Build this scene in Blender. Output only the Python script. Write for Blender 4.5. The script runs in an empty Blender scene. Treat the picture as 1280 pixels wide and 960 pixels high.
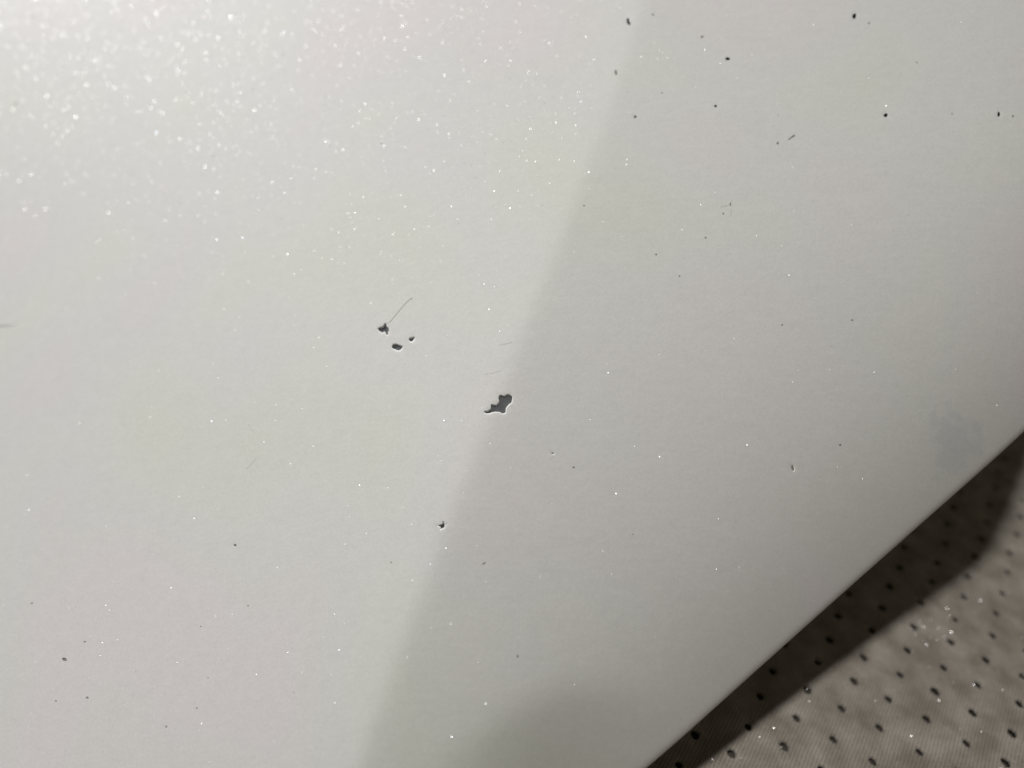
import bpy, bmesh, math, random
import numpy as np
from mathutils import Vector, Matrix, noise
from mathutils.geometry import delaunay_2d_cdt

random.seed(7)
SC = bpy.context.scene
COL = SC.collection
MM = 0.001

# ------------------------------------------------------------------ viewpoint
# The fabric plane (world z = 0) is seen by a phone lens 90 mm above it.
FPX = 1050.0                                   # focal length in photo pixels
NW = np.array([0.08285203, -0.77911002, -0.62138806])     # fabric normal, camera axes (x right, y down, z forward)
ORG = np.array([67.32963, 27.52326, 119.41911])           # world origin, camera axes, mm
XW = np.array([1., 0, 0]) - NW[0] * NW
XW /= np.linalg.norm(XW)
YW = np.cross(NW, XW)
R = np.array([XW, YW, NW])                     # camera axes -> world
def c2w(p): return R @ (np.asarray(p, float) - ORG)
def d2w(d): return R @ np.asarray(d, float)

cam_d = bpy.data.cameras.new("camera")
cam = bpy.data.objects.new("camera", cam_d)
COL.objects.link(cam)
SC.camera = cam
cx, cy, cz = d2w((1, 0, 0)), d2w((0, -1, 0)), d2w((0, 0, -1))
cl = c2w((0, 0, 0)) * MM
cam.matrix_world = Matrix(((cx[0], cy[0], cz[0], cl[0]), (cx[1], cy[1], cz[1], cl[1]), (cx[2], cy[2], cz[2], cl[2]), (0, 0, 0, 1)))
cam_d.sensor_width = 36
cam_d.lens = 36 * FPX / 1280
cam_d.clip_start = 0.002
cam_d.clip_end = 20
cam_d.dof.use_dof = True
cam_d.dof.focus_distance = 0.086
cam_d.dof.aperture_fstop = 14.0

# ------------------------------------------------------------------ light
world = bpy.data.worlds.new("World")
SC.world = world
world.use_nodes = True
world.node_tree.nodes["Background"].inputs[0].default_value = (1.0, 0.89, 0.66, 1)
world.node_tree.nodes["Background"].inputs[1].default_value = 0.06
SC.view_settings.view_transform = 'Standard'
SC.view_settings.look = 'None'
SC.view_settings.exposure = 0.0
SC.view_settings.gamma = 1.0
SC.view_settings.use_curve_mapping = False
SC.render.film_transparent = False

def lamp(name, pos_c, look_c, shape, size, power, color):
    d = bpy.data.lights.new(name, 'AREA')
    d.shape = shape
    d.size = size * MM
    d.energy = power
    d.color = color
    o = bpy.data.objects.new(name, d)
    COL.objects.link(o)
    p = Vector(c2w(pos_c)) * MM
    q = Vector(c2w(look_c)) * MM
    o.location = p
    o.rotation_euler = (q - p).to_track_quat('-Z', 'Y').to_euler()
    return o

# panel base plane (camera axes)
TILT, SIDE = math.radians(20), math.radians(-5)
PN = np.array([math.sin(SIDE), -math.sin(TILT), -math.cos(TILT)])
PN /= np.linalg.norm(PN)
PO = np.array([0.0, 0.0, 85.0])
PU = np.array([1.0, 0, 0]) - PN[0] * PN
PU /= np.linalg.norm(PU)
PV = np.cross(PU, PN); PV = PV if PV[1] > 0 else -PV       # down the picture, in the panel
def ray(px, py): return np.array([(px - 640) / FPX, (py - 480) / FPX, 1.0])
def hit_uv(px, py, w=0.0):
    r = ray(px, py)
    q = PO + PN * w
    p = r * (PN @ q) / (PN @ r) - PO
    return np.array([p @ PU, p @ PV])
def uvw_c(u, v, w): return PO + PU * u + PV * v + PN * w

def set_edge(w_lo, w_hi, w_c):
    """outer edge of the panel through two sight lines, at the heights the surface has there"""
    global E_lo, E_hi, ES, EF, CORN, S_C
    E_lo = hit_uv(810, 960, w_lo); E_hi = hit_uv(1280, 545, w_hi)
    ES = (E_hi - E_lo) / np.linalg.norm(E_hi - E_lo)            # along the edge, upward
    EF = np.array([ES[1], -ES[0]])
    if EF @ np.array([-1, -1]) < 0: EF = -EF                    # into the panel
    CORN = hit_uv(1325, 505, w_c); S_C = float((CORN - E_lo) @ ES); CORN = E_lo + ES * S_C
set_edge(-4.0, -4.0, -4.0)
EW = -4.0
KINK = np.array(ORG)
cor_c = uvw_c(CORN[0], CORN[1], EW)
LD = cor_c - KINK; LD /= np.linalg.norm(LD)
KEY_POS = cor_c + LD * 420
key = lamp("key_lamp", KEY_POS, uvw_c(10, 0, 0), 'DISK', 23, 0.87, (1.0, 0.98, 0.945))
soft = lamp("added_soft_light", np.array([-210., -255., 45.]), uvw_c(-10, 10, 0), 'SQUARE', 130, 0.72, (0.97, 0.98, 1.0))  # unseen soft lamp, added to brighten the upper left and shape the gradient

# ------------------------------------------------------------------ materials
def new_mat(name):
    m = bpy.data.materials.new(name)
    m.use_nodes = True
    nt = m.node_tree
    return m, nt, nt.nodes, nt.links, nt.nodes["Principled BSDF"]
def node(ns, t, **kw):
    n = ns.new(t)
    for k, v in kw.items(): setattr(n, k, v)
    return n
def math_n(ns, ln, op, a, b=None, c=None):
    n = ns.new('ShaderNodeMath'); n.operation = op
    for i, x in enumerate((a, b, c)):
        if x is None: continue
        if hasattr(x, 'links'): ln.new(x, n.inputs[i])
        else: n.inputs[i].default_value = x
    return n.outputs[0]

def pearl_paint():
    m, nt, ns, ln, b = new_mat("pearl_white_paint")
    tc = node(ns, 'ShaderNodeTexCoord')
    # slow drift of the pearl tint: pinkish, greenish, neutral
    n1 = node(ns, 'ShaderNodeTexNoise'); n1.inputs['Scale'].default_value = 42; n1.inputs['Detail'].default_value = 1.5
    ln.new(tc.outputs['Object'], n1.inputs['Vector'])
    cr = node(ns, 'ShaderNodeValToRGB')
    e = cr.color_ramp.elements
    e[0].position = 0.30; e[0].color = (0.588, 0.596, 0.548, 1)
    e[1].position = 0.70; e[1].color = (0.614, 0.582, 0.578, 1)
    k = cr.color_ramp.elements.new(0.46); k.color = (0.596, 0.591, 0.572, 1)
    k = cr.color_ramp.elements.new(0.58); k.color = (0.601, 0.587, 0.576, 1)
    ln.new(n1.outputs['Fac'], cr.inputs['Fac'])
    # fine mottling of the flake layer
    n2 = node(ns, 'ShaderNodeTexNoise'); n2.inputs['Scale'].default_value = 4200; n2.inputs['Detail'].default_value = 3
    ln.new(tc.outputs['Object'], n2.inputs['Vector'])
    n4 = node(ns, 'ShaderNodeTexNoise'); n4.inputs['Scale'].default_value = 750; n4.inputs['Detail'].default_value = 4
    ln.new(tc.outputs['Object'], n4.inputs['Vector'])
    mps = node(ns, 'ShaderNodeMapping'); mps.inputs['Scale'].default_value = (260, 2600, 1200); mps.inputs['Rotation'].default_value = (0, 0, 0.25)
    ln.new(tc.outputs['Object'], mps.inputs['Vector'])
    n5 = node(ns, 'ShaderNodeTexNoise'); n5.inputs['Scale'].default_value = 1.0; n5.inputs['Detail'].default_value = 3
    ln.new(mps.outputs[0], n5.inputs['Vector'])
    f0 = math_n(ns, ln, 'MULTIPLY_ADD', n4.outputs['Fac'], 0.07, 0.885)
    f1 = math_n(ns, ln, 'MULTIPLY_ADD', n5.outputs['Fac'], 0.06, f0)
    f2 = math_n(ns, ln, 'MULTIPLY_ADD', n2.outputs['Fac'], 0.20, math_n(ns, ln, 'SUBTRACT', f1, 0.05))
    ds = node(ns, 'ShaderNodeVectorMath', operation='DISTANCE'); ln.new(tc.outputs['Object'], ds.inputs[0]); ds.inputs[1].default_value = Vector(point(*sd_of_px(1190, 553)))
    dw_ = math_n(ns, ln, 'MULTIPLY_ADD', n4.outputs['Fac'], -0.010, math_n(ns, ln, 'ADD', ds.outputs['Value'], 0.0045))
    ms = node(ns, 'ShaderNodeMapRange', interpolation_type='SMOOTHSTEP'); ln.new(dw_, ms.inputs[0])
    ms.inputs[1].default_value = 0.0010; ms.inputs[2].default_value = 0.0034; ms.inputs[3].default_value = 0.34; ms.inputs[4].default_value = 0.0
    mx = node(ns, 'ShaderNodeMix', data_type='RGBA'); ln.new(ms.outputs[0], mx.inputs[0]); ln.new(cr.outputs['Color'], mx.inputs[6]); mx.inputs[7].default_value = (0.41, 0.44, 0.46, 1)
    mul = node(ns, 'ShaderNodeVectorMath', operation='SCALE')
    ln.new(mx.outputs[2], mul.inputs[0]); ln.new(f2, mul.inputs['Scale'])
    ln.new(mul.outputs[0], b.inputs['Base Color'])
    b.inputs['Roughness'].default_value = 0.62
    b.inputs['Specular IOR Level'].default_value = 0.25
    b.inputs['Coat Weight'].default_value = 0.0
    b.inputs['Coat Roughness'].default_value = 0.22
    # orange peel
    n3 = node(ns, 'ShaderNodeTexNoise'); n3.inputs['Scale'].default_value = 1400; n3.inputs['Detail'].default_value = 2
    ln.new(tc.outputs['Object'], n3.inputs['Vector'])
    bp = node(ns, 'ShaderNodeBump'); bp.inputs['Strength'].default_value = 0.25; bp.inputs['Distance'].default_value = 0.00006
    ln.new(n3.outputs['Fac'], bp.inputs['Height'])
    ln.new(bp.outputs['Normal'], b.inputs['Normal'])
    # mica flakes: small facets tilted at random that mirror the lamps
    out = ns["Material Output"]
    last = b.outputs[0]
    for scale, r0, gain, rough, tilt in ((1700, 0.055, 0.16, 0.20, 1.4),):
        vo = node(ns, 'ShaderNodeTexVoronoi'); vo.inputs['Scale'].default_value = scale
        ln.new(tc.outputs['Object'], vo.inputs['Vector'])
        sep = node(ns, 'ShaderNodeSeparateColor'); ln.new(vo.outputs['Color'], sep.inputs[0])
        r = math_n(ns, ln, 'MULTIPLY', math_n(ns, ln, 'MULTIPLY_ADD', sep.outputs[2], 0.8, 0.4), r0)
        mask = math_n(ns, ln, 'LESS_THAN', vo.outputs['Distance'], r)
        cen = node(ns, 'ShaderNodeVectorMath', operation='SUBTRACT'); ln.new(vo.outputs['Color'], cen.inputs[0]); cen.inputs[1].default_value = (0.5, 0.5, 0.5)
        sc_ = node(ns, 'ShaderNodeVectorMath', operation='SCALE'); ln.new(cen.outputs[0], sc_.inputs[0]); sc_.inputs['Scale'].default_value = tilt
        ge = node(ns, 'ShaderNodeNewGeometry')
        ad = node(ns, 'ShaderNodeVectorMath', operation='ADD'); ln.new(ge.outputs['Normal'], ad.inputs[0]); ln.new(sc_.outputs[0], ad.inputs[1])
        no = node(ns, 'ShaderNodeVectorMath', operation='NORMALIZE'); ln.new(ad.outputs[0], no.inputs[0])
        gl = node(ns, 'ShaderNodeBsdfAnisotropic'); gl.inputs['Roughness'].default_value = rough
        g = math_n(ns, ln, 'MULTIPLY', mask, gain)
        tint = node(ns, 'ShaderNodeMix', data_type='RGBA'); tint.inputs[0].default_value = 0.22
        tint.inputs[6].default_value = (1, 1, 1, 1); ln.new(vo.outputs['Color'], tint.inputs[7])
        tg = node(ns, 'ShaderNodeVectorMath', operation='SCALE'); ln.new(tint.outputs[2], tg.inputs[0]); ln.new(g, tg.inputs['Scale'])
        ln.new(tg.outputs[0], gl.inputs['Color']); ln.new(no.outputs[0], gl.inputs['Normal'])
        add = node(ns, 'ShaderNodeAddShader'); ln.new(last, add.inputs[0]); ln.new(gl.outputs[0], add.inputs[1])
        last = add.outputs[0]
    ln.new(last, out.inputs['Surface'])
    return m

def simple(name, col, rough=0.6, spec=0.4, noise_scale=None, amt=0.2, bump=0.0):
    m, nt, ns, ln, b = new_mat(name)
    b.inputs['Base Color'].default_value = (*col, 1)
    b.inputs['Roughness'].default_value = rough
    b.inputs['Specular IOR Level'].default_value = spec
    if noise_scale:
        tc = node(ns, 'ShaderNodeTexCoord')
        n = node(ns, 'ShaderNodeTexNoise'); n.inputs['Scale'].default_value = noise_scale; n.inputs['Detail'].default_value = 4
        ln.new(tc.outputs['Object'], n.inputs['Vector'])
        f = math_n(ns, ln, 'MULTIPLY_ADD', n.outputs['Fac'], 2 * amt, 1 - amt)
        s = node(ns, 'ShaderNodeVectorMath', operation='SCALE'); s.inputs[0].default_value = col; ln.new(f, s.inputs['Scale'])
        ln.new(s.outputs[0], b.inputs['Base Color'])
        if bump:
            bp = node(ns, 'ShaderNodeBump'); bp.inputs['Strength'].default_value = 0.6; bp.inputs['Distance'].default_value = bump
            ln.new(n.outputs['Fac'], bp.inputs['Height']); ln.new(bp.outputs['Normal'], b.inputs['Normal'])
    return m

def fabric_mat():
    m, nt, ns, ln, b = new_mat("ribbed_grey_brown_fabric")
    tc = node(ns, 'ShaderNodeTexCoord')
    mp = node(ns, 'ShaderNodeMapping'); mp.inputs['Rotation'].default_value = (0, 0, -RIB_ANG)
    ln.new(tc.outputs['Object'], mp.inputs['Vector'])
    # a little wander so that the wales are not ruler-straight
    nw = node(ns, 'ShaderNodeTexNoise'); nw.inputs['Scale'].default_value = 120; nw.inputs['Detail'].default_value = 2
    ln.new(mp.outputs[0], nw.inputs['Vector'])
    cw = node(ns, 'ShaderNodeVectorMath', operation='SUBTRACT'); ln.new(nw.outputs['Color'], cw.inputs[0]); cw.inputs[1].default_value = (.5, .5, .5)
    sw = node(ns, 'ShaderNodeVectorMath', operation='SCALE'); ln.new(cw.outputs[0], sw.inputs[0]); sw.inputs['Scale'].default_value = 0.0005
    aw = node(ns, 'ShaderNodeVectorMath', operation='ADD'); ln.new(mp.outputs[0], aw.inputs[0]); ln.new(sw.outputs[0], aw.inputs[1])
    wv = node(ns, 'ShaderNodeTexWave', wave_type='BANDS', bands_direction='X')
    wv.inputs['Scale'].default_value = 1.0 / 0.00040 / (20 / (2 * math.pi))
    ln.new(aw.outputs[0], wv.inputs['Vector'])
    wh = node(ns, 'ShaderNodeTexWave', wave_type='BANDS', bands_direction='Y')
    wh.inputs['Scale'].default_value = 1.0 / 0.00033 / (20 / (2 * math.pi))
    ln.new(aw.outputs[0], wh.inputs['Vector'])
    nz = node(ns, 'ShaderNodeTexNoise'); nz.inputs['Scale'].default_value = 260; nz.inputs['Detail'].default_value = 6
    ln.new(tc.outputs['Object'], nz.inputs['Vector'])
    nf = node(ns, 'ShaderNodeTexNoise'); nf.inputs['Scale'].default_value = 3000; nf.inputs['Detail'].default_value = 2
    ln.new(tc.outputs['Object'], nf.inputs['Vector'])
    h1 = math_n(ns, ln, 'MULTIPLY_ADD', wh.outputs['Fac'], 0.25, wv.outputs['Fac'])
    h = math_n(ns, ln, 'MULTIPLY_ADD', nf.outputs['Fac'], 1.3, h1)
    cr = node(ns, 'ShaderNodeValToRGB')
    cr.color_ramp.elements[0].position = 0.36; cr.color_ramp.elements[0].color = (0.31, 0.276, 0.236, 1)
    cr.color_ramp.elements[1].position = 0.66; cr.color_ramp.elements[1].color = (0.50, 0.457, 0.405, 1)
    ln.new(nz.outputs['Fac'], cr.inputs['Fac'])
    f = math_n(ns, ln, 'MULTIPLY_ADD', h, 0.34, 0.62)
    s = node(ns, 'ShaderNodeVectorMath', operation='SCALE'); ln.new(cr.outputs['Color'], s.inputs[0]); ln.new(f, s.inputs['Scale'])
    ln.new(s.outputs[0], b.inputs['Base Color'])
    b.inputs['Roughness'].default_value = 0.85
    b.inputs['Specular IOR Level'].default_value = 0.25
    b.inputs['Sheen Weight'].default_value = 0.25
    bp = node(ns, 'ShaderNodeBump'); bp.inputs['Strength'].default_value = 0.8; bp.inputs['Distance'].default_value = 0.00011
    ln.new(h, bp.inputs['Height']); ln.new(bp.outputs['Normal'], b.inputs['Normal'])
    return m

# lattice of the perforations: square, 4.5 mm, in the fabric plane
LA = np.array([0.0, 0.0])
HB = d2w(np.array([-18.90298610, 16.59663900, -0.022218703 * 1.0]) * np.array([1 / FPX, 1 / FPX, 1]))[:2]
HA = d2w(np.array([47.4765332, -3.28183786, 0.00994768304]) * np.array([1 / FPX, 1 / FPX, 1]))[:2]
HT = np.array([608.807022 / FPX, 108.694494 / FPX, 1.0])
s_ = 4.5 / np.linalg.norm(HB)
HB = HB * s_; HA = HA * s_; HT = c2w(HT * s_)[:2]
G1, G2 = HA + HB, HB
RIB_ANG = math.atan2(G2[1], G2[0]) - math.pi / 2

PRIMER = simple("charcoal_grey_plastic", (0.058, 0.062, 0.068), 0.55, 0.4, 2500, 0.25, 0.00002)
CUT = simple("lit_cut_paint_edge", (0.90, 0.90, 0.88), 0.45, 0.5)  # cut paint, made paler than the coat so that chip rims look lit
PIT = simple("dark_pit", (0.03, 0.03, 0.028), 0.7, 0.3)
SCR = simple("scraped_grey_paint", (0.22, 0.215, 0.19), 0.6, 0.3)
HAIR = simple("hairline_grey", (0.30, 0.29, 0.27), 0.6, 0.3)
SCRL = simple("scuffed_paint", (0.55, 0.54, 0.51), 0.6, 0.3)
SPECK = simple("grey_dirt", (0.23, 0.225, 0.195), 0.7, 0.3)
BLACK = simple("black_plastic", (0.03, 0.03, 0.03), 0.5, 0.4)
FOAM = simple("dark_foam", (0.10, 0.088, 0.074), 0.95, 0.1)
GRAIN = simple("clear_white_grain", (0.95, 0.95, 0.98), 0.28, 1.0)
GRAIN.node_tree.nodes["Principled BSDF"].inputs["Metallic"].default_value = 1.0
GRAIN.node_tree.nodes["Principled BSDF"].inputs["Roughness"].default_value = 0.36
FAB = fabric_mat()

def add_mesh(name, verts, faces, mats, parent=None, smooth=True, mi=None):
    me = bpy.data.meshes.new(name)
    me.from_pydata([tuple(v) for v in verts], [], faces)
    for m in (mats if isinstance(mats, (list, tuple)) else [mats]): me.materials.append(m)
    if mi is not None: me.polygons.foreach_set('material_index', mi)
    me.polygons.foreach_set('use_smooth', [smooth] * len(me.polygons))
    me.update()
    o = bpy.data.objects.new(name, me)
    COL.objects.link(o)
    if parent: o.parent = parent
    return o

# ------------------------------------------------------------------ fabric
def build_fabric():
    verts, faces = [], []
    N = 10
    nI, nJ = range(-22, 22), range(-26, 36)
    idx = {}
    def zf(x, y): return 0.35 * noise.noise(Vector((x * 0.035, y * 0.035, 1.7))) + 0.12 * noise.noise(Vector((x * 0.12, y * 0.12, 4.1)))
    def v(x, y, z):
        verts.append((x * MM, y * MM, (z + zf(x, y)) * MM)); return len(verts) - 1
    def corner(i, j):
        if (i, j) not in idx:
            p = HT + G1 * (i - .5) + G2 * (j - .5); idx[(i, j)] = v(p[0], p[1], 0)
        return idx[(i, j)]
    mid = {}
    def midp(a, b):
        k = (min(a, b), max(a, b))
        if k not in mid:
            A, B = verts[a], verts[b]
            mid[k] = v((A[0] + B[0]) / 2 / MM, (A[1] + B[1]) / 2 / MM, 0)
        return mid[k]
    for i in nI:
        for j in nJ:
            rx, ry = random.uniform(-.12, .12), random.uniform(-.12, .12)
            c = HT + G1 * (i + rx * .5) + G2 * (j + ry * .5)
            ca, cb, cc, cd = corner(i, j), corner(i + 1, j), corner(i + 1, j + 1), corner(i, j + 1)
            per = [ca, midp(ca, cb), cb, midp(cb, cc), cc, midp(cc, cd), cd, midp(cd, ca)]
            # orientation
            rad = random.uniform(0.46, 0.60)
            rings = []
            for rr, z in ((rad * 1.7, 0.0), (rad * 1.12, -0.05), (rad, -0.16), (rad * .93, -0.5)):
                ring = []
                for k in range(8):
                    pv = verts[per[k]]
                    d = np.array([pv[0] / MM - c[0], pv[1] / MM - c[1]]); d /= np.linalg.norm(d)
                    w_ = rr * (1 + 0.07 * math.sin(k * 2.4 + i * 1.3 + j))
                    ring.append(v(c[0] + d[0] * w_, c[1] + d[1] * w_ * 1.16, z))
                rings.append(ring)
            seq = [per] + rings
            for a, b2 in zip(seq[:-1], seq[1:]):
                for k in range(8):
                    k2 = (k + 1) % 8
                    faces.append((a[k], a[k2], b2[k2], b2[k]))
    # winding: make normals point up
    f0 = faces[0]; A, B, C = (Vector(verts[q]) for q in f0[:3])
    if (B - A).cross(C - A).z < 0: faces[:] = [tuple(reversed(f)) for f in faces]
    o = add_mesh("perforated_fabric", verts, faces, FAB)
    o["kind"] = "structure"; o["label"] = "grey brown ribbed fabric pierced by rows of small round holes"
    # foam under the fabric, past the edges of the pierced sheet as well
    W = 420
    b = add_mesh("foam_backing_ground", [(-W * MM, -W * MM, -.0013), (W * MM, -W * MM, -.0013), (W * MM, W * MM, -.0013), (-W * MM, W * MM, -.0013)], [(0, 1, 2, 3)], FOAM)
    b["kind"] = "structure"; b["label"] = "dark foam under the pierced fabric"
build_fabric()

# ------------------------------------------------------------------ panel surface
CR = [(812, -20), (764, 120), (702, 300), (627, 480), (553, 670), (493, 820), (444, 960), (415, 1050)]
CRuv = np.array([hit_uv(*p) for p in CR])
CRd = CRuv[-1] - CRuv[0]; CRd /= np.linalg.norm(CRd)         # down the picture
CRn = np.array([-CRd[1], CRd[0]]);  CRn = CRn if CRn[0] > 0 else -CRn   # to the right of the crease
ct = (CRuv - CRuv[0]) @ CRd; cn_ = (CRuv - CRuv[0]) @ CRn
cpoly = np.polyfit(ct, cn_, 3)
T0, T1 = ct[0] - 5, ct[-1] + 5
def sstep(a, b, x):
    t = min(1, max(0, (x - a) / (b - a))); return t * t * (3 - 2 * t)
BLOBS = [((1000, 300), 16.0, 0.12), ((300, 620), 14.0, -0.10)]
DROP = hit_uv(722, 866)  # added dip that darkens the paint, in place of a soft reflection
BLOBuv = [(hit_uv(*p), r, a) for p, r, a in BLOBS]
def dmin(s):
    """the outer edge bends inward past the corner"""
    x = s - S_C
    return 0.44 * 0.5 * (x + math.sqrt(x * x + 12.0))
def height(u, v):
    q = np.array([u, v]) - CRuv[0]
    t = float(q @ CRd); tt = min(T1, max(T0, t))
    x = float(q @ CRn) - float(np.polyval(cpoly, tt))
    # crease: left flank falls away; stronger towards the bottom of the picture
    ang = 0.15 + 0.12 * sstep(0, 95, t)
    rad = 0.55 + 0.5 * sstep(0, 95, t)
    sp = rad * 0.5 * (math.sqrt(1 + (x / rad) ** 2) - x / rad)      # ~ -x on the left, 0 on the right
    w = -ang * sp
    if x > 0: w -= (0.0002 + 0.0020 * sstep(0, 80, t)) * x * x * x / (x + 22)
    w -= 0.13 * sstep(10, 85, t) * (0.5 * (x + math.sqrt(x * x + 0.5)))
    qq = np.array([u, v]) - E_lo
    d = float(qq @ EF) - dmin(float(qq @ ES))                       # distance from the outer edge
    if d < 60: w -= 4.3 * math.exp(-max(d, 0) / 8.5)
    sx = (u - DROP[0]) / 9.5
    w -= 0.31 * math.exp(-sx * sx) * 0.8 * math.log1p(math.exp(min(30, (v - DROP[1] - 0.035 * (u - DROP[0]) ** 2 + 0.1 * (u - DROP[0])) / 0.8)))
    for c, r, a in BLOBuv:
        rr = ((u - c[0]) ** 2 + (v - c[1]) ** 2) / r ** 2
        if rr < 9: w += a * math.exp(-rr)
    w += 0.05 * noise.noise(Vector((u * .05, v * .05, 3.3)))
    return w
for _ in range(8):
    set_edge(height(*E_lo), height(*E_hi), height(*CORN))
def hit_surface(px, py):
    w = 0.0
    for _ in range(14):
        uv = hit_uv(px, py, w); w = height(*uv)
    return uv
# grid in (s, d): s along the edge, d into the panel
def st_of(uv):
    q = np.asarray(uv) - E_lo
    return float(q @ ES), float(q @ EF) - dmin(float(q @ ES))
def uv_of(s, d): return E_lo + ES * s + EF * (d + dmin(s))
dn = list(np.concatenate([[0.0, 0.05, 0.15, 0.3, 0.5, 0.75, 1.1, 1.5, 2.0, 2.5], np.arange(3, 135, 0.6), np.arange(135.2, 165, 1.2)]))
sn = list(np.arange(-110, -62, 1.2)) + list(np.arange(-61.4, 118, 0.6)) + list(np.arange(118.6, 150, 1.2))
R_EDGE = 0.7
def edge_round(s, d):
    """small radius along the two free edges"""
    e = max(d, 0.0)
    return -(R_EDGE - math.sqrt(max(0.0, R_EDGE ** 2 - (R_EDGE - e) ** 2))) if e < R_EDGE else 0.0
def point(s, d, dw=0.0):
    u, v = uv_of(s, d)
    w = height(u, v) + max(edge_round(s, d), -1.2) + dw
    return c2w(uvw_c(u, v, w)) * MM
def sd_of_px(px, py): return st_of(hit_surface(px, py))

# --- chips and pits, outlined on the photograph, placed on the paint
def poly(cx0, cy0, sc, pts): return [(cx0 + a / sc, cy0 + b / sc) for a, b in pts]
BIG = poly(580, 470, 13.71, [(600,330),(620,315),(650,322),(690,335),(720,312),(755,303),(795,318),(825,345),(838,385),(830,430),(828,462),(790,490),(755,525),(730,560),(728,610),(715,645),(680,658),(640,655),(610,632),(540,630),(480,640),(450,655),(400,658),(365,650),(335,615),(345,592),(380,590),(420,578),(455,545),(455,500),(465,478),(500,480),(550,488),(575,465),(600,430),(590,390),(587,360)])
STAR = poly(440, 340, 8, [(262,565),(275,552),(305,545),(325,518),(335,512),(345,545),(362,558),(370,580),(360,600),(362,622),(350,630),(335,620),(325,600),(300,608),(280,595),(268,580)])
OVAL = poly(440, 340, 8, [(402,745),(412,722),(440,718),(470,728),(505,738),(502,762),(485,785),(460,790),(425,775),(405,765)])
NICK = poly(440, 340, 8, [(567,672),(575,655),(600,648),(625,645),(632,658),(622,680),(605,700),(585,698),(570,688)])
CROSS = poly(520, 630, 16, [(435,435),(460,410),(520,400),(533,350),(550,350),(558,398),(600,405),(622,418),(577,428),(582,455),(560,490),(500,512),(462,520),(490,490),(480,465),(455,455)])
TWIN = poly(760, 0, 6.4, [(152,152),(162,145),(170,152),(168,168),(178,182),(180,194),(170,198),(158,190),(152,172)])
def grow(P, f):
    mx = sum(p[0] for p in P) / len(P); my = sum(p[1] for p in P) / len(P)
    return [(mx + (p[0] - mx) * f * random.uniform(.95, 1.05), my + (p[1] - my) * f * random.uniform(.95, 1.05)) for p in P]
STAR, OVAL, NICK, CROSS, TWIN = grow(STAR, 1.13), grow(OVAL, 1.12), grow(NICK, 1.12), grow(CROSS, 1.1), grow(TWIN, 1.1)
def ell(x, y, a, b, rot=0, n=8):
    c, s = math.cos(math.radians(rot)), math.sin(math.radians(rot)); out = []
    for k in range(n):
        t = 2 * math.pi * k / n; j = random.uniform(.82, 1.15)
        px, py = a * j * math.cos(t), b * j * math.sin(t)
        out.append((x + px * c - py * s, y + px * s + py * c))
    return out
def stroke(pts, w0, w1):
    """a thin closed outline round a polyline"""
    L, Rr = [], []
    n = len(pts)
    for k, (x, y) in enumerate(pts):
        a = pts[max(0, k - 1)]; b = pts[min(n - 1, k + 1)]
        dx, dy = b[0] - a[0], b[1] - a[1]; l = math.hypot(dx, dy); nx, ny = -dy / l, dx / l
        w = (w0 + (w1 - w0) * k / (n - 1)) / 2
        L.append((x + nx * w, y + ny * w)); Rr.append((x - nx * w, y - ny * w))
    return L + Rr[::-1]
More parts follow.
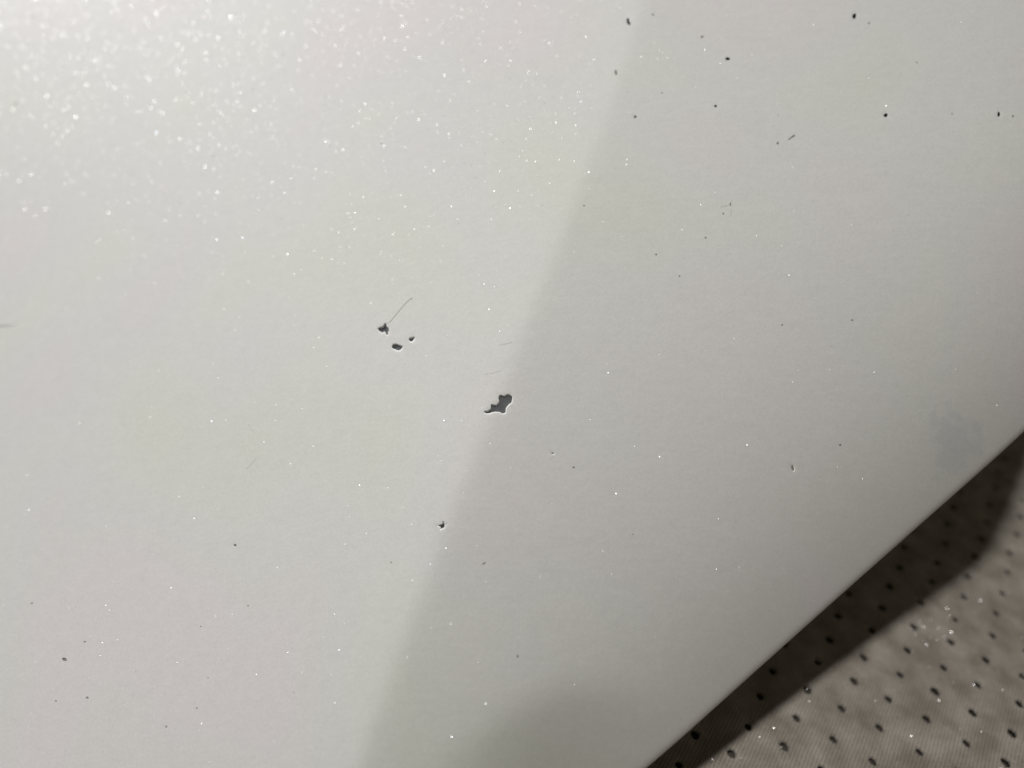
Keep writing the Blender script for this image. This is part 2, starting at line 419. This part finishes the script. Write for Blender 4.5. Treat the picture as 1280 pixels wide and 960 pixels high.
# name, outline, depth mm, floor material, wall inset mm, label
PITS = [
 ("paint_chip", BIG, 0.40, PRIMER, 0.125, "largest chip, dark grey plastic showing"),
 ("paint_chip", STAR, 0.36, PRIMER, 0.11, "ragged star shaped chip with a hairline scratch above"),
 ("paint_chip", OVAL, 0.36, PRIMER, 0.13, "small oval chip"),
 ("paint_chip", NICK, 0.34, PRIMER, 0.14, "small half round chip"),
 ("paint_chip", CROSS, 0.26, PIT, 0.12, "small jagged chip on the crease"),
 ("paint_chip", TWIN, 0.28, PIT, 0.05, "tiny double pit near the top"),
 ("paint_chip", ell(1068, 20, 2.47, 3.62, 15), 0.28, PIT, 0.06, None),
 ("paint_chip", ell(909.6, 73.5, 3.12, 2.12), 0.28, PIT, 0.06, None),
 ("paint_chip", ell(1107, 144, 2.86, 2.38, -30), 0.28, PIT, 0.06, None),
 ("paint_chip", ell(1248.6, 143, 1.56, 3.25, 5), 0.22, PIT, 0.04, None),
 ("paint_chip", ell(894.6, 132.6, 1.95, 1.75), 0.22, PIT, 0.04, None),
 ("paint_chip", ell(770.2, 91, 1.82, 3.62, -5), 0.08, SPECK, 0.03, None),
 ("paint_chip", ell(794, 146, 1.95, 2.00), 0.1, SPECK, 0.03, None),
 ("paint_chip", ell(991, 585, 2.47, 4.50, -8), 0.06, SPECK, 0.04, None),
 ("paint_chip", ell(80.5, 824.5, 3.12, 2.25, 20), 0.12, SPECK, 0.05, None),
 ("paint_chip", ell(294, 681.5, 1.82, 1.50), 0.1, SPECK, 0.03, None),
 ("paint_chip", ell(691, 567, 2.86, 1.75), 0.05, SCR, 0.05, None),
 ("scratch", stroke([(483.5, 405.5), (489, 401), (495.5, 393), (501, 386.5), (506.5, 380), (511.5, 375), (516.5, 372.5)], 1.5, 1.9), 0.03, HAIR, 0.03, "hairline scratch running up from the star shaped chip"),
 ("scratch", stroke([(624, 432), (632, 430.5), (641, 428)], 1.0, 1.2), 0.02, SCRL, 0.03, None),
 ("scratch", stroke([(606, 468.5), (616, 467), (625, 464)], 1.2, 0.8), 0.02, SCRL, 0.03, None),
 ("scratch", stroke([(311, 530), (313, 536), (317, 541)], 1.0, 1.2), 0.02, SCRL, 0.03, None),
 ("scratch", stroke([(308, 587), (314, 581), (320, 574)], 1.0, 1.3), 0.02, SCRL, 0.03, None),
 ("scratch", stroke([(901, 259), (906, 258.5), (911, 257), (916, 250)], 1.4, 1.1), 0.02, SCRL, 0.03, None),
 ("scratch", stroke([(915, 262), (914, 270)], 1.4, 1.1), 0.02, SCRL, 0.03, None),
 ("scratch", stroke([(985.5, 175), (989, 172), (994, 169)], 1.6, 2.6), 0.04, SCR, 0.03, None),
 ("scratch", stroke([(-6, 408.5), (8, 407.3), (18, 406.3), (29, 404.5)], 3.4, 1.2), 0.12, HAIR, 0.09, "short scratch at the panel's far side"),
]

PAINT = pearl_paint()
def build_panel():
    root = bpy.data.objects.new("painted_panel", None)
    COL.objects.link(root)
    root["label"] = "pearl white painted plastic panel with crease and dark paint chips, over ribbed fabric"
    root["category"] = "painted panel"
    ns_, nd = len(sn), len(dn)
    sA, dA = np.array(sn), np.array(dn)
    pits = []
    for nm, pl, dep, fm, inset, lab in PITS:
        P = [sd_of_px(*p) for p in pl]
        area = sum(P[k][0] * P[(k + 1) % len(P)][1] - P[(k + 1) % len(P)][0] * P[k][1] for k in range(len(P)))
        if area < 0: P = P[::-1]
        pits.append((nm, P, dep, fm, inset, lab))
    # rectangles of grid cells to be re-meshed round the pits
    rects = []
    for k, p in enumerate(pits):
        ss = [q[0] for q in p[1]]; dd = [q[1] for q in p[1]]
        i0 = int(np.searchsorted(sA, min(ss) - .35)) - 1; i1 = int(np.searchsorted(sA, max(ss) + .35))
        j0 = int(np.searchsorted(dA, min(dd) - .35)) - 1; j1 = int(np.searchsorted(dA, max(dd) + .35))
        rects.append([i0, i1, j0, j1, [k]])
    merged = True
    while merged:
        merged = False
        for a in range(len(rects)):
            for b in range(a + 1, len(rects)):
                A, B = rects[a], rects[b]
                if A[0] <= B[1] and B[0] <= A[1] and A[2] <= B[3] and B[2] <= A[3]:
                    rects[a] = [min(A[0], B[0]), max(A[1], B[1]), min(A[2], B[2]), max(A[3], B[3]), A[4] + B[4]]
                    rects.pop(b); merged = True; break
            if merged: break
    hole = np.zeros((ns_, nd), bool)
    for r in rects: hole[r[0]:r[1], r[2]:r[3]] = True
    verts, faces, idx = [], [], {}
    pts = {}
    def gv(i, j):
        if (i, j) not in idx:
            idx[(i, j)] = len(verts); verts.append(point(sn[i], dn[j]))
        return idx[(i, j)]
    ZMIN = 0.0002
    lim = {}
    for i in range(ns_ - 1):
        for j in range(nd - 1):
            if hole[i, j]: continue
            q = [gv(i, j), gv(i + 1, j), gv(i + 1, j + 1), gv(i, j + 1)]
            if min(verts[k][2] for k in q) < ZMIN: continue
            faces.append(tuple(q))
    def inside(p, P):
        c = False; n = len(P)
        for k in range(n):
            a, b = P[k], P[(k + 1) % n]
            if (a[1] > p[1]) != (b[1] > p[1]) and p[0] < (b[0] - a[0]) * (p[1] - a[1]) / (b[1] - a[1]) + a[0]: c = not c
        return c
    def offset(P, o):
        out = []; n = len(P)
        for k in range(n):
            a, b, c = np.array(P[k - 1]), np.array(P[k]), np.array(P[(k + 1) % n])
            e1 = b - a; e2 = c - b; e1 /= np.linalg.norm(e1) + 1e-9; e2 /= np.linalg.norm(e2) + 1e-9
            nrm = np.array([e1[1], -e1[0]]) + np.array([e2[1], -e2[0]]); l = np.linalg.norm(nrm) + 1e-9
            out.append(tuple(b + nrm / l * o * min(1.5, 2 / l)))
        return out
    def lit_rim(P, lo, hi):
        """pale shelf on the lower side of each chip, coloured to stand in for the lit rim"""
        out = []; n = len(P)
        for k in range(n):
            a, b, c = np.array(P[k - 1]), np.array(P[k]), np.array(P[(k + 1) % n])
            e1 = b - a; e2 = c - b; e1 /= np.linalg.norm(e1) + 1e-9; e2 /= np.linalg.norm(e2) + 1e-9
            nrm = np.array([e1[1], -e1[0]]) + np.array([e2[1], -e2[0]]); nrm /= np.linalg.norm(nrm) + 1e-9
            uvn = ES * nrm[0] + EF * nrm[1]
            o = lo + (hi - lo) * max(0.0, float(uvn @ np.array([0.30, 0.95]))) ** 0.7
            out.append(tuple(b - nrm * o))
        return out
    for i0, i1, j0, j1, ks in rects:
        V, kinds, E = [], [], []
        for i in range(i0, i1 + 1):
            for j in range(j0, j1 + 1):
                p = (sn[i], dn[j])
                bnd = i in (i0, i1) or j in (j0, j1)
                if not bnd and any(inside(p, offset(pits[k][1], .16)) for k in ks): continue
                V.append(Vector(p)); kinds.append(('g', i, j))
        nb = len(V)
        lk = {kinds[a][1:]: a for a in range(nb)}
        for i in range(i0, i1): E += [(lk[(i, j0)], lk[(i + 1, j0)]), (lk[(i, j1)], lk[(i + 1, j1)])]
        for j in range(j0, j1): E += [(lk[(i0, j)], lk[(i0, j + 1)]), (lk[(i1, j)], lk[(i1, j + 1)])]
        for k in ks:
            P = pits[k][1]; s0 = len(V)
            for p in P: V.append(Vector(p)); kinds.append(('p', k))
            E += [(s0 + a, s0 + (a + 1) % len(P)) for a in range(len(P))]
            if pits[k][0] == 'paint_chip':
                for p in offset(P, .10): V.append(Vector(p)); kinds.append(('o', k))
        ov, oe, of, ovo, oeo, ofo = delaunay_2d_cdt(V, E, [], 0, 1e-5)
        gi = []
        for a, p in enumerate(ov):
            src = ovo[a]
            kd = kinds[src[0]] if src else ('x',)
            if kd[0] == 'g': gi.append(gv(kd[1], kd[2]))
            else:
                gi.append(len(verts))
                lip = 0.0
                if kd[0] == 'p' and pits[kd[1]][0] == 'paint_chip': lip = -0.012
                if kd[0] == 'o': lip = 0.012
                verts.append(point(p[0], p[1], lip))
        for f in of:
            c = (sum(ov[a][0] for a in f) / len(f), sum(ov[a][1] for a in f) / len(f))
            if any(inside(c, pits[k][1]) for k in ks): continue
            faces.append(tuple(gi[a] for a in f))
    # winding check: normal should face the camera side (+ panel normal)
    A, B, C = (Vector(verts[q]) for q in faces[0][:3])
    flip = (B - A).cross(C - A).dot(Vector(d2w(PN))) < 0
    if flip: faces = [tuple(reversed(f)) for f in faces]
    used = sorted({a for f in faces for a in f}); mp = {a: k for k, a in enumerate(used)}
    verts2 = [verts[a] for a in used]; faces2 = [tuple(mp[a] for a in f) for f in faces]
    # CDT triangles may wind the other way: fix with bmesh
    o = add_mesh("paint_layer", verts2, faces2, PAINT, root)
    bm = bmesh.new(); bm.from_mesh(o.data)
    pn = Vector(d2w(PN))
    for f in bm.faces:
        f.normal_update()
        if f.normal.dot(pn) < 0: f.normal_flip()
    # bent-down painted lip along the free edges, and the thickness below
    bm.to_mesh(o.data); bm.free()
    # edge lip: painted flange turned down
    V, F = [], []
    path = [(s, 0.0) for s in sn]
    prof = [(0.0, -0.002), (-0.01, -0.12), (0.05, -0.5), (0.35, -0.95), (1.2, -1.05), (6.0, -0.95)]
    ok = []
    for s, d in path:
        base = min(height(*uv_of(s, d)) + max(edge_round(s, d), -1.2), 99)
        row = []
        for a, (inn, dw) in enumerate(prof):
            u, v = uv_of(s, inn)
            row.append(len(V)); V.append(c2w(uvw_c(u, v, base + dw)) * MM)
        ok.append(row)
    for a in range(len(ok) - 1):
        if min(V[q][2] for q in ok[a] + ok[a + 1]) < 0.0001: continue
        for b in range(len(prof) - 1):
            F.append((ok[a][b], ok[a][b + 1], ok[a + 1][b + 1], ok[a + 1][b]))
    add_mesh("edge_lip", V, F, PAINT, root)
    # dark plastic body underneath
    V, F, id2 = [], [], {}
    ii = list(range(0, ns_ - 5, 6)); jj = list(range(10, nd, 6))
    for a in ii:
        for b in jj:
            id2[(a, b)] = len(V); V.append(point(sn[a], dn[b], -0.95))
    for a, a2 in zip(ii[:-1], ii[1:]):
        for b, b2 in zip(jj[:-1], jj[1:]):
            q = (id2[(a, b)], id2[(a, b2)], id2[(a2, b2)], id2[(a2, b)])
            if min(V[k][2] for k in q) < 0.0001: continue
            F.append(q)
    add_mesh("plastic_body", V, F, BLACK, root)
    # chips: sloping wall of cut paint and floor of bare plastic
    for nm, P, dep, fm, inset, lab in pits:
        n = len(P)
        if nm == 'paint_chip':
            fl = lit_rim(P, 0.018, inset)
            V = [point(p[0], p[1], -0.012) for p in P] + [point(p[0], p[1], -0.035) for p in fl]
            V += [point(p[0], p[1], -dep) for p in offset(fl, -0.02)]
        else:
            V = [point(p[0], p[1], 0) for p in P] + [point(p[0], p[1], -dep * .8) for p in offset(P, -inset * .45)]
            V += [point(p[0], p[1], -dep) for p in offset(P, -inset)]
        F, MI = [], []
        for k in range(n):
            k2 = (k + 1) % n
            F.append((k, k2, n + k2, n + k)); MI.append(0)
            F.append((n + k, n + k2, 2 * n + k2, 2 * n + k)); MI.append(0)
        if nm == 'scratch':
            h = n // 2
            for k in range(h - 1):
                F.append((2 * n + k, 2 * n + k + 1, 3 * n - 2 - k, 3 * n - 1 - k)); MI.append(1)
        else:
            F.append(tuple(range(2 * n, 3 * n))); MI.append(1)
        c = add_mesh(nm, V, F, [SCRL if nm == 'scratch' and lab is None else (fm if fm in (PIT, SPECK) and len(P) < 12 and P[0][1] > 1 and dep != 0.06 else CUT), fm], root, smooth=False, mi=MI)
        bm = bmesh.new(); bm.from_mesh(c.data); bmesh.ops.triangulate(bm, faces=[f for f in bm.faces if len(f.verts) > 4]); 
        for f in bm.faces:
            f.normal_update()
            if f.normal.dot(pn) < 0: f.normal_flip()
        bm.to_mesh(c.data); bm.free()
        if lab: c["label"] = lab
    # faint dirt specks and dust nibs lying on the paint, too small to tell apart
    spots = [(816,18,1.4,1.4),(827.5,116,1.2,1.0),(877.5,46,2.0,1.6),(1146,78,1,1),(972,179,1.8,1.7),(849,345,1.3,1.1),(977.5,406,1.3,1.2),(477,179,1.1,1),(106,802,1.8,1.1),(109,872,2,1.4),(246,885,1.3,1),(208,908,1.3,1.4),(310,757,1.1,.9),(251,783,1.2,.8),(605,704,3,.9),(717,584,1.6,1.2),(489,703,1,1.1),(647,820,1.7,1.4),(730,257,1.4,1),(904,267,1.2,1.2),(913,255,.9,2.6),(1190,142,.9,1),(1266,145,1.2,2),(1086,29,1.3,1.3),(882,297,1.3,1.5),(820,318,1.3,1.2),(1065,400,1.6,1.1),(1050,556,1.7,1.4),(1233,640,1,1),(40,754,2,1),(70,876,1.6,1),(20,130,1.6,1.6),(42,21,1.4,1.4)]
    rg = random.Random(5)
    for _ in range(14): spots.append((rg.uniform(0, 1270), rg.uniform(0, 900), rg.uniform(.35, .8), rg.uniform(.35, .8)))
    V, F = [], []
    for x, y, a, b in spots:
        if x > 800 and y > 960 - (x - 810) * .883 - 30: continue
        pl = ell(x, y, a, b, rg.uniform(-50, -20) if a > 2 else 0, 7)
        cen = sd_of_px(x, y)
        k0 = len(V)
        for p in pl: V.append(point(*sd_of_px(*p), 0.003))
        for p in pl:
            q = sd_of_px(*p); V.append(point(cen[0] + (q[0] - cen[0]) * .6, cen[1] + (q[1] - cen[1]) * .6, 0.03))
        for k in range(7): F.append((k0 + k, k0 + (k + 1) % 7, k0 + 7 + (k + 1) % 7, k0 + 7 + k))
        F.append(tuple(range(k0 + 7, k0 + 14)))
    g = add_mesh("dirt_specks", V, F, SPECK, root)
    g["kind"] = "stuff"
build_panel()
def flake_mat():
    m, nt, ns, ln, b = new_mat("mica_flake")
    ge = node(ns, 'ShaderNodeNewGeometry')
    cr = node(ns, 'ShaderNodeValToRGB'); e = cr.color_ramp.elements; cr.color_ramp.interpolation = 'CONSTANT'
    e[0].position = 0; e[0].color = (0.70, 0.70, 0.68, 1); e[1].position = 0.45; e[1].color = (0.86, 0.86, 0.85, 1)
    for p, c in ((0.70, (0.99, 0.99, 0.99, 1)), (0.93, (0.72, 0.88, 1, 1)), (0.96, (1, 0.82, 0.76, 1)), (0.98, (0.80, 0.78, 1, 1))):
        k = e.new(p); k.color = c
    ln.new(ge.outputs['Random Per Island'], cr.inputs['Fac']); ln.new(cr.outputs['Color'], b.inputs['Base Color'])
    b.inputs['Roughness'].default_value = 0.36; b.inputs['Metallic'].default_value = 1.0
    return m
KEYW = Vector(c2w(KEY_POS)) * MM; CAMW = Vector(c2w((0, 0, 0))) * MM
def build_flakes():
    """single flakes of mica proud of the clear coat; thickest towards the far corner"""
    rg = random.Random(3)
    V, F = [], []
    root = bpy.data.objects["painted_panel"]
    n = 0
    while n < 8000:
        px, py = rg.uniform(-60, 1290), rg.uniform(-60, 980)
        dist = math.hypot((px - 220) * 0.85, (py + 30) * 1.55)
        right = px > 785 - py * 0.335
        dens = max(0.16, 1 - dist / 900) ** 2.2
        if right: dens *= 0.30
        if rg.random() > dens: continue
        sd = sd_of_px(px, py)
        if sd[1] < 2.5: n += 1; continue
        n += 1
        big = max(0, 1 - math.hypot(px, py * 1.2) / 520)
        r = (0.019 + 0.033 * rg.random() ** 2.5) * ((0.8 if dist > 600 else 1.0) + 0.95 * big)
        cp = Vector(point(sd[0], sd[1], 0.0))
        nn = Vector(d2w(PN))
        hv = ((KEYW - cp).normalized() + (CAMW - cp).normalized()).normalized()
        nrm = (nn * 0.15 + hv * 0.85 + Vector((rg.gauss(0, 1), rg.gauss(0, 1), rg.gauss(0, 1))) * 0.17).normalized()
        t1 = nrm.orthogonal().normalized(); t2 = nrm.cross(t1)
        a0 = rg.uniform(0, 6.28)
        k0 = len(V); cp = cp + nn * (r * .45 + 0.008) * MM
        for k in range(6):
            a = a0 + k * math.pi / 3; q = r * rg.uniform(.75, 1.15) * MM
            V.append(cp + t1 * q * math.cos(a) + t2 * q * math.sin(a))
        F.append(tuple(range(k0, k0 + 6)))
    g = add_mesh("mica_flakes", V, F, flake_mat(), root, smooth=False)
    g["kind"] = "stuff"; g["label"] = "fine glittering flakes in the pearl paint"
build_flakes()

# ------------------------------------------------------------------ bright grains on the fabric
def build_grains():
    rg = random.Random(11)
    V, F = [], []
    def grain(x, y, r):
        cp = Vector((x, y, 0.45 + r)) * MM
        hv = ((KEYW - cp).normalized() + (CAMW - cp).normalized()).normalized()
        nrm = (hv + Vector((rg.gauss(0, 1), rg.gauss(0, 1), rg.gauss(0, 1))) * 0.15).normalized()
        t1 = nrm.orthogonal().normalized(); t2 = nrm.cross(t1)
        k0 = len(V)
        for k in range(6):
            a = k * math.pi / 3; q = r * rg.uniform(.7, 1.2) * MM
            V.append(cp + t1 * q * math.cos(a) + t2 * q * math.sin(a))
        V.append(cp - nrm * r * .5 * MM)
        F.append(tuple(range(k0, k0 + 6)))
        for k in range(6): F.append((k0 + (k + 1) % 6, k0 + k, k0 + 6))
    def at(px, py):
        r = ray(px, py); p = r * (NW @ ORG) / (NW @ r); return c2w(p)[:2]
    for _ in range(220):
        px, py = rg.uniform(880, 1300), rg.uniform(560, 980)
        grain(*at(px, py), 0.018 + 0.05 * rg.random() ** 3)
    for _ in range(40):
        px, py = rg.gauss(1165, 26), rg.gauss(787, 16)
        grain(*at(px, py), rg.uniform(.02, .07))
    grain(*at(924, 951), .5 * .22); grain(*at(1187, 793), .5 * .15); grain(*at(1160, 837), .5 * .13); grain(*at(975, 937), .5 * .16); grain(*at(1275, 800), .5 * .16)
    o = add_mesh("glitter_grains", V, F, GRAIN, None, smooth=False)
    o["kind"] = "stuff"; o["label"] = "tiny bright grains scattered over the ribbed fabric"
build_grains()

SC.cycles.use_denoising = True
